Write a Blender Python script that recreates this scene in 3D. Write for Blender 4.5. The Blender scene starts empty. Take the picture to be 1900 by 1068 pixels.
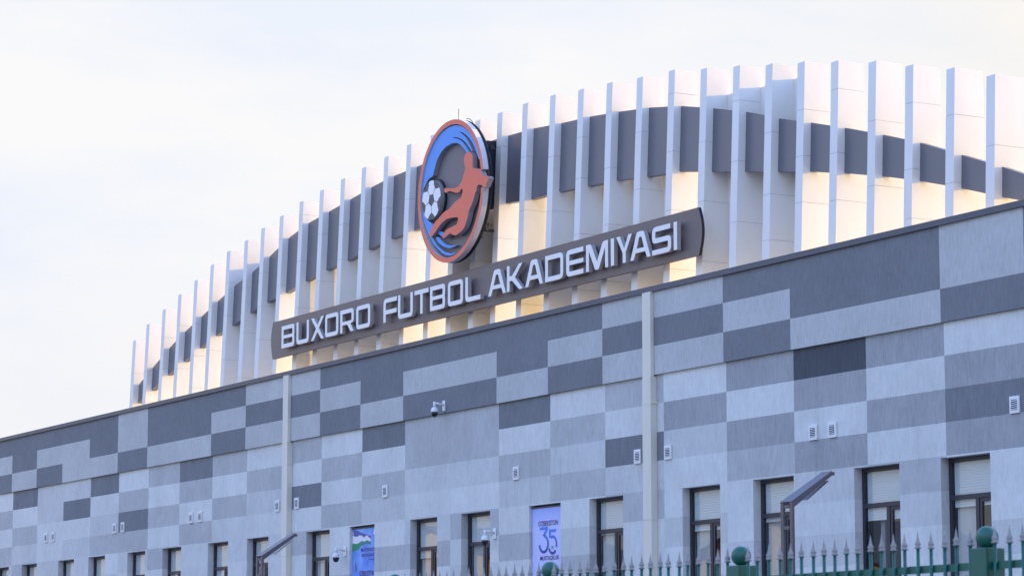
import bpy, bmesh, math, random
from mathutils import Vector, Matrix
random.seed(7)
S = bpy.context.scene
COL = S.collection
# ------------------------------------------------------------------ camera
PITCH = math.radians(8.272); PHI = math.radians(29.723)
fw = Vector((-math.cos(PHI)*math.cos(PITCH), math.sin(PHI)*math.cos(PITCH), math.sin(PITCH)))
rt = fw.cross(Vector((0, 0, 1))).normalized(); up = rt.cross(fw)
cd = bpy.data.cameras.new('camera'); cam = bpy.data.objects.new('camera', cd); COL.objects.link(cam)
cam.matrix_world = Matrix(((rt.x, up.x, -fw.x, 0), (rt.y, up.y, -fw.y, -30), (rt.z, up.z, -fw.z, 1.6), (0, 0, 0, 1)))
cd.sensor_width = 36; cd.lens = 98.526; cd.clip_end = 4000; cd.clip_start = .5
cd.dof.use_dof = True; cd.dof.focus_distance = 58; cd.dof.aperture_fstop = 6.3
S.camera = cam
# ------------------------------------------------------------------ light
SUN_EL = math.radians(9.0); SUN_AZ = math.radians(84.2)     # azimuth from +X towards +Y
SKY_STRENGTH = .15; SUN_STRENGTH = 2.0; EXPOSURE = 2.92
W = bpy.data.worlds.new('World'); S.world = W; W.use_nodes = True
nt = W.node_tree; N = nt.nodes; Lk = nt.links; N.clear()
out = N.new('ShaderNodeOutputWorld'); bg = N.new('ShaderNodeBackground'); Lk.new(bg.outputs[0], out.inputs[0])
sky = N.new('ShaderNodeTexSky'); sky.sky_type = 'NISHITA'; sky.sun_disc = False
sky.sun_elevation = SUN_EL; sky.sun_rotation = math.pi/2 - SUN_AZ
sky.air_density = 1.0; sky.dust_density = .6; sky.ozone_density = 2.5
tc = N.new('ShaderNodeTexCoord')
mp = N.new('ShaderNodeMapping'); mp.inputs['Scale'].default_value = (1, 1, 3.2); Lk.new(tc.outputs['Generated'], mp.inputs[0])
n1 = N.new('ShaderNodeTexNoise'); n1.inputs['Scale'].default_value = 5.5; n1.inputs['Detail'].default_value = 7; n1.inputs['Roughness'].default_value = .58
Lk.new(mp.outputs[0], n1.inputs['Vector'])
r1 = N.new('ShaderNodeMapRange'); r1.inputs[1].default_value = .38; r1.inputs[2].default_value = .60; r1.inputs[3].default_value = .0; r1.inputs[4].default_value = 1.
Lk.new(n1.outputs[0], r1.inputs[0])
sep = N.new('ShaderNodeSeparateXYZ'); Lk.new(tc.outputs['Generated'], sep.inputs[0])
hz = N.new('ShaderNodeMapRange'); hz.inputs[1].default_value = .25; hz.inputs[2].default_value = .55; hz.inputs[3].default_value = 1.; hz.inputs[4].default_value = .0
Lk.new(sep.outputs[2], hz.inputs[0])
ad = N.new('ShaderNodeMath'); ad.operation = 'MULTIPLY_ADD'; ad.use_clamp = True
Lk.new(r1.outputs[0], ad.inputs[0]); ad.inputs[1].default_value = .15; Lk.new(hz.outputs[0], ad.inputs[2])
mx = N.new('ShaderNodeMix'); mx.data_type = 'RGBA'
tint = N.new('ShaderNodeVectorMath'); tint.operation = 'MULTIPLY'; tint.inputs[1].default_value = (1.07, .975, 1.19); Lk.new(sky.outputs[0], tint.inputs[0])
cl = N.new('ShaderNodeMix'); cl.data_type = 'RGBA'; Lk.new(r1.outputs[0], cl.inputs[0])
cl.inputs[6].default_value = (.745, .785, .865, 1); cl.inputs[7].default_value = (.845, .84, .85, 1)
Lk.new(ad.outputs[0], mx.inputs[0]); Lk.new(tint.outputs[0], mx.inputs[6]); 
# low haze warms towards the sun
dt = N.new('ShaderNodeVectorMath'); dt.operation = 'DOT_PRODUCT'; Lk.new(tc.outputs['Generated'], dt.inputs[0])
dt.inputs[1].default_value = (math.cos(SUN_AZ)*math.cos(SUN_EL), math.sin(SUN_AZ)*math.cos(SUN_EL), math.sin(SUN_EL))
wr = N.new('ShaderNodeMapRange'); wr.interpolation_type = 'SMOOTHSTEP'; wr.inputs[1].default_value = .45; wr.inputs[2].default_value = 1.; Lk.new(dt.outputs['Value'], wr.inputs[0])
wm = N.new('ShaderNodeMix'); wm.data_type = 'RGBA'; Lk.new(wr.outputs[0], wm.inputs[0]); lw_ = N.new('ShaderNodeMapRange'); lw_.inputs[1].default_value = .03; lw_.inputs[2].default_value = .16; lw_.inputs[3].default_value = .85; lw_.inputs[4].default_value = 0; Lk.new(sep.outputs[2], lw_.inputs[0])
lm = N.new('ShaderNodeMix'); lm.data_type = 'RGBA'; Lk.new(lw_.outputs[0], lm.inputs[0]); Lk.new(cl.outputs[2], lm.inputs[6]); lm.inputs[7].default_value = (.80, .785, .80, 1)
Lk.new(lm.outputs[2], wm.inputs[6]); wm.inputs[7].default_value = (1.0, .78, .42, 1)
Lk.new(wm.outputs[2], mx.inputs[7])
Lk.new(mx.outputs[2], bg.inputs[0]); bg.inputs[1].default_value = SKY_STRENGTH
sl = bpy.data.lights.new('sun', 'SUN'); sl.energy = SUN_STRENGTH; sl.angle = math.radians(.6); sl.color = (1, .63, .10)
so = bpy.data.objects.new('sun', sl); COL.objects.link(so)
sv = Vector((math.cos(SUN_AZ)*math.cos(SUN_EL), math.sin(SUN_AZ)*math.cos(SUN_EL), math.sin(SUN_EL)))
so.rotation_mode = 'QUATERNION'; so.rotation_quaternion = sv.to_track_quat('Z', 'Y'); so.location = (0, 40, 60)
vs = S.view_settings; vs.view_transform = 'Standard'; vs.look = 'None'; vs.gamma = 1; vs.use_curve_mapping = False; vs.exposure = EXPOSURE
S.cycles.use_denoising = True; S.cycles.max_bounces = 8; S.cycles.transparent_max_bounces = 12

# ------------------------------------------------------------------ materials
def mat(name, col, rough=.6, metal=0, noise=0, scale=(3, 3, 3), bump=0, bscale=None, spec=.5, coat=0):
    m = bpy.data.materials.new(name); m.use_nodes = True; t = m.node_tree; b = t.nodes['Principled BSDF']
    b.inputs['Base Color'].default_value = (*col, 1); b.inputs['Roughness'].default_value = rough
    b.inputs['Metallic'].default_value = metal; b.inputs['Specular IOR Level'].default_value = spec
    b.inputs['Coat Weight'].default_value = coat
    g = t.nodes.new('ShaderNodeNewGeometry')
    if noise:
        mpn = t.nodes.new('ShaderNodeMapping'); mpn.inputs['Scale'].default_value = scale; t.links.new(g.outputs['Position'], mpn.inputs[0])
        n = t.nodes.new('ShaderNodeTexNoise'); n.inputs['Scale'].default_value = 1; n.inputs['Detail'].default_value = 6; n.inputs['Roughness'].default_value = .62
        t.links.new(mpn.outputs[0], n.inputs['Vector'])
        r = t.nodes.new('ShaderNodeMapRange'); r.inputs[1].default_value = .3; r.inputs[2].default_value = .7
        r.inputs[3].default_value = 1-noise; r.inputs[4].default_value = 1+noise; t.links.new(n.outputs[0], r.inputs[0])
        v = t.nodes.new('ShaderNodeVectorMath'); v.operation = 'SCALE'; v.inputs[0].default_value = col
        t.links.new(r.outputs[0], v.inputs['Scale']); t.links.new(v.outputs[0], b.inputs['Base Color'])
    if bump:
        mpb = t.nodes.new('ShaderNodeMapping'); mpb.inputs['Scale'].default_value = bscale or scale; t.links.new(g.outputs['Position'], mpb.inputs[0])
        nb = t.nodes.new('ShaderNodeTexNoise'); nb.inputs['Scale'].default_value = 1; nb.inputs['Detail'].default_value = 3
        t.links.new(mpb.outputs[0], nb.inputs['Vector'])
        bp = t.nodes.new('ShaderNodeBump'); bp.inputs['Strength'].default_value = bump; bp.inputs['Distance'].default_value = .01
        t.links.new(nb.outputs[0], bp.inputs['Height']); t.links.new(bp.outputs[0], b.inputs['Normal'])
    return m

def plaster(name, col, streak=.09):
    """scratched decorative render: fine vertical drag marks, broad blotches, a few rain runs"""
    m = bpy.data.materials.new(name); m.use_nodes = True; t = m.node_tree; b = t.nodes['Principled BSDF']
    b.inputs['Roughness'].default_value = .88; b.inputs['Specular IOR Level'].default_value = .25
    g = t.nodes.new('ShaderNodeNewGeometry')
    def nz(sc, det, lo, hi, a, c, rough=.6):
        q = t.nodes.new('ShaderNodeMapping'); q.inputs['Scale'].default_value = sc; t.links.new(g.outputs['Position'], q.inputs[0])
        n = t.nodes.new('ShaderNodeTexNoise'); n.inputs['Scale'].default_value = 1; n.inputs['Detail'].default_value = det; n.inputs['Roughness'].default_value = rough
        t.links.new(q.outputs[0], n.inputs['Vector'])
        r = t.nodes.new('ShaderNodeMapRange'); r.inputs[1].default_value = lo; r.inputs[2].default_value = hi; r.inputs[3].default_value = a; r.inputs[4].default_value = c
        t.links.new(n.outputs[0], r.inputs[0]); return n, r
    ns, s1 = nz((38, 38, 3.4), 6, .28, .72, 1-streak*1.6, 1+streak*1.6, .7)
    _, s2 = nz((.9, .9, .8), 4, .3, .7, .93, 1.07)
    _, s3 = nz((9, 9, 6), 6, .3, .7, .93, 1.07, .75)
    _, s4 = nz((3.2, 3.2, .25), 2, .64, .78, 1., .88)
    _, s5 = nz((2.3, 2.3, .9), 5, .70, .80, 1., 1.12, .8)
    oi = t.nodes.new('ShaderNodeObjectInfo'); s6 = t.nodes.new('ShaderNodeMapRange'); s6.inputs[3].default_value = .965; s6.inputs[4].default_value = 1.035
    t.links.new(oi.outputs['Random'], s6.inputs[0])
    k = s1
    for s in (s2, s3, s4, s5, s6):
        q = t.nodes.new('ShaderNodeMath'); q.operation = 'MULTIPLY'; t.links.new(k.outputs[0], q.inputs[0]); t.links.new(s.outputs[0], q.inputs[1]); k = q
    v = t.nodes.new('ShaderNodeVectorMath'); v.operation = 'SCALE'; v.inputs[0].default_value = col
    t.links.new(k.outputs[0], v.inputs['Scale']); t.links.new(v.outputs[0], b.inputs['Base Color'])
    bp = t.nodes.new('ShaderNodeBump'); bp.inputs['Strength'].default_value = .5; bp.inputs['Distance'].default_value = .012
    t.links.new(ns.outputs[0], bp.inputs['Height']); t.links.new(bp.outputs[0], b.inputs['Normal'])
    return m

PL = {'W': plaster('plaster_white', (.66, .665, .63), .05), 'L': plaster('plaster_pale', (.585, .59, .565), .06),
      'M': plaster('plaster_mid', (.475, .48, .465), .08), 'G': plaster('plaster_grey', (.365, .37, .37), .10),
      'U': plaster('plaster_light_upper', (.51, .515, .49), .10),
      'D': plaster('plaster_dark', (.200, .209, .218), .11), 'K': plaster('plaster_darkest', (.088, .094, .108), .12)}
M_body = plaster('wall_render', (.45, .45, .43))
M_memb = mat('roof_membrane', (.70, .68, .64), .8, 0, .08)
M_cop = mat('coping_metal', (.088, .10, .128), .45, .3, .08, (2, 2, 6))
M_fin = mat('white_composite', (.83, .81, .755), .62, 0, .03, (1.5, 1.5, .7), 0, None, 0)
M_fincore = mat('joint_grey', (.42, .41, .42), .8)
M_band = mat('dark_composite', (.155, .155, .172), .34, .1, .05, (1.2, 1.2, .5), 0, None, .5)
M_black = mat('black_steel', (.02, .02, .024), .5)
M_cream = mat('cream_pipe', (.72, .68, .57), .45, 0, .05, (4, 4, .8))
M_frame = mat('anthracite_frame', (.030, .031, .043), .45)
M_blind = mat('white_slat', (.74, .73, .69), .6)
M_curt = mat('beige_curtain', (.76, .73, .68), .9, 0, .08, (9, 9, .4))
M_room = mat('room_wall', (.30, .29, .28), .9)
M_vent = mat('vent_plastic', (.78, .78, .76), .5)
M_ventin = mat('vent_hole', (.035, .035, .04), .8)
M_sign = mat('sign_board', (.158, .130, .128), .42, .1, .05, (1, 1, 2))
M_letter = mat('letter_face', (.88, .85, .80), .4)
M_lside = mat('letter_return', (.40, .375, .35), .5)
M_orange = mat('emblem_orange', (.86, .17, .095), .45, 0, .04, (2, 2, 2))
M_blue = mat('emblem_blue', (.07, .31, .80), .4, 0, .04, (2, 2, 2))
M_ret = mat('emblem_return', (.33, .31, .31), .5)
M_ringside = mat('emblem_ring_return', (.62, .61, .62), .35)
M_disc = mat('emblem_disc', (.16, .148, .155), .45, 0, .06, (1, 1, 1))
M_ballw = mat('ball_white', (.90, .89, .86), .45)
M_ballb = mat('ball_dark', (.08, .082, .095), .5)
M_camw = mat('camera_white', (.78, .78, .78), .35)
M_camb = mat('camera_dome', (.012, .013, .018), .08, 0, 0, (1, 1, 1), 0, None, .6)
M_green = mat('green_gloss_paint', (.011, .108, .072), .40, 0, .1, (5, 5, 5), 0, None, .5, 0)
M_tip = mat('silver_tip', (.27, .265, .255), .5, .2, .1, (30, 30, 30))
M_lamp = mat('lamp_steel', (.13, .115, .12), .42, .2, .06, (4, 4, 2))
M_led = mat('lamp_cover', (.45, .44, .44), .3)
M_rust = mat('lamp_end_cap', (.30, .13, .06), .6)
M_pave = mat('paving', (.22, .215, .205), .9, 0, .14, (.6, .6, .6), .3, (9, 9, 9))
M_brick = mat('tan_brick', (.20, .185, .165), .85, 0, .1, (2, 2, 6))
M_roofm = mat('metal_roof', (.16, .155, .15), .5, .1, .05)
M_trunkwin = mat('house_window', (.05, .055, .06), .12)

def glass_mat():
    m = bpy.data.materials.new('window_glass'); m.use_nodes = True; t = m.node_tree; t.nodes.clear()
    o = t.nodes.new('ShaderNodeOutputMaterial'); mxs = t.nodes.new('ShaderNodeMixShader'); tr = t.nodes.new('ShaderNodeBsdfTransparent')
    gl = t.nodes.new('ShaderNodeBsdfGlossy'); lw = t.nodes.new('ShaderNodeLayerWeight'); lw.inputs[0].default_value = .5
    pw = t.nodes.new('ShaderNodeMath'); pw.operation = 'POWER'; pw.inputs[1].default_value = 4; t.links.new(lw.outputs['Facing'], pw.inputs[0])
    fr = t.nodes.new('ShaderNodeMath'); fr.operation = 'MULTIPLY_ADD'; fr.inputs[1].default_value = .9; fr.inputs[2].default_value = .05; fr.use_clamp = True; t.links.new(pw.outputs[0], fr.inputs[0])
    tr.inputs[0].default_value = (.92, .95, .96, 1); gl.inputs['Roughness'].default_value = .01
    t.links.new(fr.outputs[0], mxs.inputs[0]); t.links.new(tr.outputs[0], mxs.inputs[1]); t.links.new(gl.outputs[0], mxs.inputs[2]); t.links.new(mxs.outputs[0], o.inputs[0])
    return m
M_glass = glass_mat()

# ------------------------------------------------------------------ helpers
def link(o, parent=None):
    COL.objects.link(o)
    if parent is not None: o.parent = parent
    return o
def empty(name, label, cat, loc=(0, 0, 0), group=None):
    o = bpy.data.objects.new(name, None); link(o); o.location = loc; o.empty_display_size = .3
    o['label'] = label; o['category'] = cat
    if group: o['group'] = group
    return o
def box(bm, x0, x1, y0, y1, z0, z1):
    v = [bm.verts.new(c) for c in ((x0, y0, z0), (x1, y0, z0), (x1, y1, z0), (x0, y1, z0), (x0, y0, z1), (x1, y0, z1), (x1, y1, z1), (x0, y1, z1))]
    for f in ((0, 3, 2, 1), (4, 5, 6, 7), (0, 1, 5, 4), (1, 2, 6, 5), (2, 3, 7, 6), (3, 0, 4, 7)): bm.faces.new([v[i] for i in f])
    return v
def prism_x(bm, x0, x1, yz):
    """profile in YZ pushed along X"""
    a = [bm.verts.new((x0, y, z)) for y, z in yz]; b = [bm.verts.new((x1, y, z)) for y, z in yz]; n = len(yz)
    bm.faces.new(a); bm.faces.new(b[::-1])
    for i in range(n): bm.faces.new((a[i], b[i], b[(i+1) % n], a[(i+1) % n]))
def cyl(bm, p0, p1, r0, r1=None, seg=12, caps=True):
    r1 = r0 if r1 is None else r1
    p0 = Vector(p0); p1 = Vector(p1); d = (p1-p0).normalized(); a = d.orthogonal().normalized(); b = d.cross(a)
    A = []; B = []
    for i in range(seg):
        t = 2*math.pi*i/seg; q = a*math.cos(t)+b*math.sin(t)
        A.append(bm.verts.new(p0+q*r0)); B.append(bm.verts.new(p1+q*r1))
    for i in range(seg): bm.faces.new((A[i], A[(i+1) % seg], B[(i+1) % seg], B[i])).smooth = True
    if caps: bm.faces.new(A[::-1]); bm.faces.new(B)
def lathe(bm, c, prof, seg=20):
    rings = []
    for r, z in prof:
        rings.append([bm.verts.new((c[0]+max(r, .0005)*math.cos(2*math.pi*i/seg), c[1]+max(r, .0005)*math.sin(2*math.pi*i/seg), c[2]+z)) for i in range(seg)])
    for A, B in zip(rings, rings[1:]):
        for i in range(seg): bm.faces.new((A[i], A[(i+1) % seg], B[(i+1) % seg], B[i])).smooth = True
    bm.faces.new(rings[0][::-1]); bm.faces.new(rings[-1])
def mesh(bm, name, mats, bevel=0):
    bmesh.ops.recalc_face_normals(bm, faces=bm.faces)
    if bevel: bmesh.ops.bevel(bm, geom=list(bm.edges), offset=bevel, segments=1, affect='EDGES', profile=.5)
    me = bpy.data.meshes.new(name); bm.to_mesh(me); bm.free()
    for m in (mats if isinstance(mats, (list, tuple)) else [mats]): me.materials.append(m)
    return me
def obj(name, bm, m, parent=None, loc=None, bevel=0):
    o = bpy.data.objects.new(name, mesh(bm, name, m, bevel)); link(o, parent)
    if loc: o.location = loc
    return o
def outline(name, loops, y_front, depth, m_face, m_side, parent, bevel=0, off=(0, 0)):
    """closed loops in XZ filled and pushed back by depth; face and return in two materials"""
    cu = bpy.data.curves.new(name, 'CURVE'); cu.dimensions = '2D'; cu.fill_mode = 'BOTH'; cu.extrude = depth/2
    cu.bevel_depth = bevel; cu.bevel_resolution = 1; cu.offset = -bevel
    for lp in loops:
        sp = cu.splines.new('POLY'); sp.points.add(len(lp)-1); sp.use_cyclic_u = True
        for p, (x, z) in zip(sp.points, lp): p.co = (x+off[0], z+off[1], 0, 1)
    tmp = bpy.data.objects.new('tmp', cu); COL.objects.link(tmp)
    dg = bpy.context.evaluated_depsgraph_get(); dg.update()
    me = bpy.data.meshes.new_from_object(tmp.evaluated_get(dg)); bpy.data.objects.remove(tmp); bpy.data.curves.remove(cu)
    yc = y_front+depth/2
    for v in me.vertices: v.co = (v.co.x, yc-v.co.z, v.co.y)
    me.materials.clear(); me.materials.append(m_face); me.materials.append(m_side)
    for p in me.polygons:
        p.use_smooth = False; p.material_index = 0 if abs(p.normal.y) > .9 else 1
    me.name = name
    o = bpy.data.objects.new(name, me); link(o, parent); return o
def text(name, s, x0, x1, z0, z1, y, m, parent):
    """flat lettering fitted to a rectangle, read from -Y"""
    cu = bpy.data.curves.new(name, 'FONT'); cu.body = s; cu.resolution_u = 3; cu.fill_mode = 'FRONT'; cu.offset = .012
    tmp = bpy.data.objects.new('tmp', cu); COL.objects.link(tmp); dg = bpy.context.evaluated_depsgraph_get(); dg.update()
    me = bpy.data.meshes.new_from_object(tmp.evaluated_get(dg)); bpy.data.objects.remove(tmp); bpy.data.curves.remove(cu)
    xs = [v.co.x for v in me.vertices]; ys = [v.co.y for v in me.vertices]
    for v in me.vertices:
        v.co = (x0+(v.co.x-min(xs))/(max(xs)-min(xs))*(x1-x0), y, z0+(v.co.y-min(ys))/(max(ys)-min(ys))*(z1-z0))
    me.materials.clear(); me.materials.append(m); o = bpy.data.objects.new(name, me); link(o, parent); return o
def rnd(pts, seg=5):
    """points (x,z[,r]) -> outline with rounded corners"""
    res = []; n = len(pts)
    for i, p in enumerate(pts):
        P = Vector(p[:2]); r = p[2] if len(p) > 2 else 0
        if not r: res.append(tuple(P)); continue
        A = Vector(pts[i-1][:2])-P; B = Vector(pts[(i+1) % n][:2])-P
        r = min(r, A.length*.49, B.length*.49); a = P+A.normalized()*r; b = P+B.normalized()*r
        for k in range(seg+1):
            t = k/seg; res.append(tuple((1-t)**2*a+2*t*(1-t)*P+t*t*b))
    return res

# ------------------------------------------------------------------ ground and sky-side setting
bm = bmesh.new()
v = [bm.verts.new(c) for c in ((-2500, -1500, 0), (1500, -1500, 0), (1500, 2500, 0), (-2500, 2500, 0))]; bm.faces.new(v)
g = obj('ground', bm, M_pave); g['kind'] = 'structure'

# ------------------------------------------------------------------ academy building
B = empty('academy_building', 'long two storey sports academy with a chequered grey and white plaster front', 'building', (-58, 0, 0))
def BP(name, bm, m, par=None, bevel=0):
    o = obj(name, bm, m, par or B, bevel=bevel)
    if par is None: o.location = (58, 0, 0)
    return o
XL, XR = -86.43, -31.06
SEAM = [-37.72-2.2155*k for k in range(-3, 23)]          # right to left, from -31.07 to -86.5
def cells(x0, x1, z0, z1, holes):
    """split a rectangle round window openings"""
    xs = sorted({x0, x1} | {h[i] for h in holes for i in (0, 1) if x0 < h[i] < x1})
    zs = sorted({z0, z1} | {h[i] for h in holes for i in (2, 3) if z0 < h[i] < z1})
    res = []
    for a, b in zip(xs, xs[1:]):
        run = None
        for c, d in zip(zs, zs[1:]):
            hole = any(h[0] < (a+b)/2 < h[1] and h[2] < (c+d)/2 < h[3] for h in holes)
            if hole:
                if run: res.append(run); run = None
            else: run = (a, b, run[2] if run else c, d)
        if run: res.append(run)
    return res
def pieces(rs):
    gs = []
    for r in rs:
        t = [g for g in gs if any(abs(q[1]-r[0]) < 1e-4 and min(q[3], r[3])-max(q[2], r[2]) > .01 for q in g)]
        n = [r]
        for g in t: n = g+n; gs.remove(g)
        gs.append(n)
    return gs
WINR = [-33.95, -36.57, -39.03, -42.19, -44.62, -48.12, -50.60, -53.62, -56.07, -59.20, -61.61, -65.15, -67.66, -70.78, -73.33, -76.36, -78.84, -82.0, -84.5]
WT = 5.615; WB = 2.35
HOLES = [(r-1.315, r, WB, WT) for r in WINR]
# upper course: per column three rows; equal neighbours in a column are one panel. index k counts seams leftwards from SEAM[3]=-37.72
UP = {-2: 'DDU', -1: 'DDU', 0: 'UUD', 1: 'DDU', 2: 'DDU', 3: 'DUD', 4: 'UDU', 5: 'UDU', 6: 'DUD', 7: 'DDU', 8: 'DUD', 9: 'DUD', 10: 'DDU', 11: 'DUD',
      12: 'UDU', 13: 'UDU', 14: 'DUD', 15: 'DDU', 16: 'DDU', 17: 'UUD', 18: 'DDU', 19: 'DUU', 20: 'DUD', 21: 'DDU', 22: 'DUD'}
# lower wall: rows downwards from the ledge
LO = {-2: 'LGWLLWLW', -1: 'LGWLLWLW', 0: 'WGDGWWLW', 1: 'GWGWMLWW', 2: 'KGWGLWLW', 3: 'GWGMWWLW', 4: 'WGLWWLWL', 5: 'MWDLMWWL', 6: 'WMLMWLMW', 7: 'DWMLWMWL',
      8: 'MMLWMWLW', 9: 'MMLWLMWL', 10: 'DWMLWMWL', 11: 'WMWMWLMW', 12: 'MWDWMWLW', 13: 'WMLWLWML', 14: 'MWMLLWMW', 15: 'DMWMWLWL', 16: 'MWMWMWLW', 17: 'WMDMLWLW',
      18: 'DWLMWLWL', 19: 'LDWLWLML', 20: 'LLWWLWML', 21: 'DWMLMWLW', 22: 'WMWMLWLW'}
UZ = [9.60, 9.07, 8.505, 7.93]
LZ = [7.93, 7.36, 6.785, 6.215, 5.645, 5.06, 4.485, 3.91, 2.6, .55]
for k in range(-3, 22):
    x1 = SEAM[k+3]; x0 = SEAM[k+4]; c = UP.get(k+1, 'DDU'); i = 0
    # k+1 : columns named in the tables start at the seam to the right
    while i < 3:
        j = i
        while j+1 < 3 and c[j+1] == c[i]: j += 1
        bm = bmesh.new(); box(bm, x0, x1, 0, .36, UZ[j+1], UZ[i]); BP('facade_panel', bm, PL[c[i]]); i = j+1
    c = LO.get(k+1, 'WGDGWWLW'); c = c+c[0]; i = 0
    while i < 9:
        j = i
        while j+1 < 9 and c[j+1] == c[i]: j += 1
        for grp in pieces(cells(x0, x1, LZ[j+1], LZ[i], HOLES)):
            bm = bmesh.new()
            for r in grp: box(bm, r[0], r[1], .06, .36, r[2], r[3])
            BP('facade_panel', bm, PL[c[i]])
        i = j+1
bm = bmesh.new(); box(bm, XL, XR, .02, .36, 0, .55); BP('plinth', bm, M_cop)
bm = bmesh.new(); prism_x(bm, XL-.08, -3.9, [(-.055, 9.60), (-.055, 9.705), (-.03, 9.715), (.45, 9.735), (.45, 9.60)]); BP('coping', bm, M_cop)
# side, rear walls, roof, inner floor of windows
bm = bmesh.new(); box(bm, XL-.3, XL, 0, 24, 0, 9.6); box(bm, XR, -4, 0, 24, 0, 9.598); box(bm, XL, XR, 23.7, 24, 0, 9.6); BP('side_wall', bm, M_body)
bm = bmesh.new(); box(bm, XL, XR, .362, 23.7, 8.75, 8.98); BP('flat_roof', bm, M_memb)
bm = bmesh.new(); box(bm, XL, XR, 3.2, 3.4, 0, 8.74); box(bm, XL, XR, .37, 3.19, 1.9, 2.1); box(bm, XL, XR, .37, 3.19, 6.4, 6.5)
for k in range(0, 24, 2): box(bm, SEAM[k]-.06, SEAM[k]+.06, .37, 3.19, 2.11, 6.39)
BP('inner_wall', bm, M_room)

# windows: one set of meshes, copied
W_ = 1.315; WH = WT-WB
def wmesh():
    d = {}
    bm = bmesh.new(); t = .075
    box(bm, 0, t, 0, .07, 0, WH); box(bm, W_-t, W_, 0, .07, 0, WH); box(bm, t, W_-t, 0, .07, WH-t, WH); box(bm, t, W_-t, 0, .07, 0, t)
    box(bm, t, W_-t, -.004, .07, WH-.715, WH-.635)
    box(bm, .70, .79, .002, .068, t, WH-.716)
    d['frame'] = mesh(bm, 'window', M_frame)
    bm = bmesh.new(); t2 = .06
    for a, b, c, e in ((.80, W_-t, t+.002, t+.002+t2), (.80, W_-t, WH-.718-t2, WH-.718), ): box(bm, a, b, .012, .06, c, e)
    box(bm, .80, .80+t2, .012, .06, t+.002+t2, WH-.718-t2); box(bm, W_-t-t2, W_-t, .012, .06, t+.002+t2, WH-.718-t2)
    d['sash'] = mesh(bm, 'sash', M_frame)
    for n, r in (('p1', (.075, W_-.075, WH-.635, WH-.075)), ('p2', (.075, .70, .075, WH-.716)), ('p3', (.86, W_-.135, .137, WH-.778))):
        bm = bmesh.new(); box(bm, r[0], r[1], .03, .036, r[2], r[3]); d[n] = mesh(bm, 'pane', M_glass)
    bm = bmesh.new(); prism_x(bm, .085, W_-.04, [(0, 0), (.010, .047), (.013, .047), (.004, -.003)]); d['slat'] = mesh(bm, 'blind_slat', M_blind)
    bm = bmesh.new(); n = 10
    for i in range(n):          # pleated curtain
        a = .09+i*(.55/n); b = a+.55/n
        prism = [bm.verts.new(c) for c in ((a, .14, .05), (b, .14, .05), ((a+b)/2, .19, .05), (a, .14, WH-.3), (b, .14, WH-.3), ((a+b)/2, .19, WH-.3))]
        bm.faces.new((prism[0], prism[2], prism[5], prism[3])); bm.faces.new((prism[2], prism[1], prism[4], prism[5]))
    d['curtain'] = mesh(bm, 'curtain', M_curt)
    bm = bmesh.new(); box(bm, -.0, W_, -.235, 0, -.04, -.002); d['sill'] = mesh(bm, 'sill', M_cop)
    return d
WM = wmesh()
banner_w = {9: 1, 6: 1}
for i, r in enumerate(WINR):
    w = bpy.data.objects.new('window', WM['frame']); link(w, B); w.location = (58+r-W_, .23, WB)
    kids = [('sash', WM['sash'], (0, 0, 0)), ('pane', WM['p1'], (0, 0, 0)), ('pane', WM['p2'], (0, 0, 0)), ('pane', WM['p3'], (0, 0, 0)), ('sill', WM['sill'], (0, 0, 0))]
    rr = random.Random(i*31+5)
    nsl = [16, 16, 18, 0, 16, 14, 0, 12, 17, 10, 14, 0, 17, 16, 0, 17, 12, 14, 17][i]
    lim = {2: 34, 1: 17, 3: 17, 4: 17}.get(i, 16)
    for q in range(nsl or 15): kids.append(('blind_slat', WM['slat'], (0, .055, WH-.12-q*.048)))
    if i not in (2,): kids.append(('curtain', WM['curtain'], (0, -.03, 0)))
    for n, me, lc in kids:
        o = bpy.data.objects.new(n, me); link(o, w); o.location = lc

# vents
def vent_mesh():
    bm = bmesh.new(); w, h = .245, .285
    box(bm, -w/2, w/2, 0, .035, 0, h); a = mesh(bm, 'vent', M_vent, .004)
    bm = bmesh.new(); box(bm, -.072, .072, -.004, -.001, .06, h-.06); s0 = mesh(bm, 'vent_core', M_ventin)
    bm = bmesh.new(); prism_x(bm, -.08, .08, [(-.005, 0), (-.016, -.008), (-.018, -.003), (-.006, .008)]); s = mesh(bm, 'louvre', M_vent)
    return a, s0, s
VM = vent_mesh()
for x in (-81.2, -80.58, -75.62, -75.0, -70.1, -69.49, -64.60, -63.46, -58.63, -52.44, -47.53, -46.41, -41.54, -40.95, -35.88):
    o = bpy.data.objects.new('vent', VM[0]); link(o, B); o.location = (58+x, .023, 6.21)
    c = bpy.data.objects.new('vent_core', VM[1]); link(c, o)
    for q in range(5):
        c = bpy.data.objects.new('louvre', VM[2]); link(c, o); c.location = (0, 0, .072+q*.033)
# drainpipes
for x0 in (-64.07, -47.13):
    bm = bmesh.new(); box(bm, x0, x0+.30, -.085, -.004, 7.90, 9.597); box(bm, x0-.006, x0+.30, -.09, .056, 5.05, 7.898); box(bm, x0, x0+.295, -.085, .056, .2, 5.048)
    p = BP('drainpipe', bm, M_cream)
    bm = bmesh.new()
    for z in (7.35, 3.3): box(bm, x0-.02, x0+.32, -.095, .058, z, z+.035)
    obj('pipe_clip', bm, M_cream, p)

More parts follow.
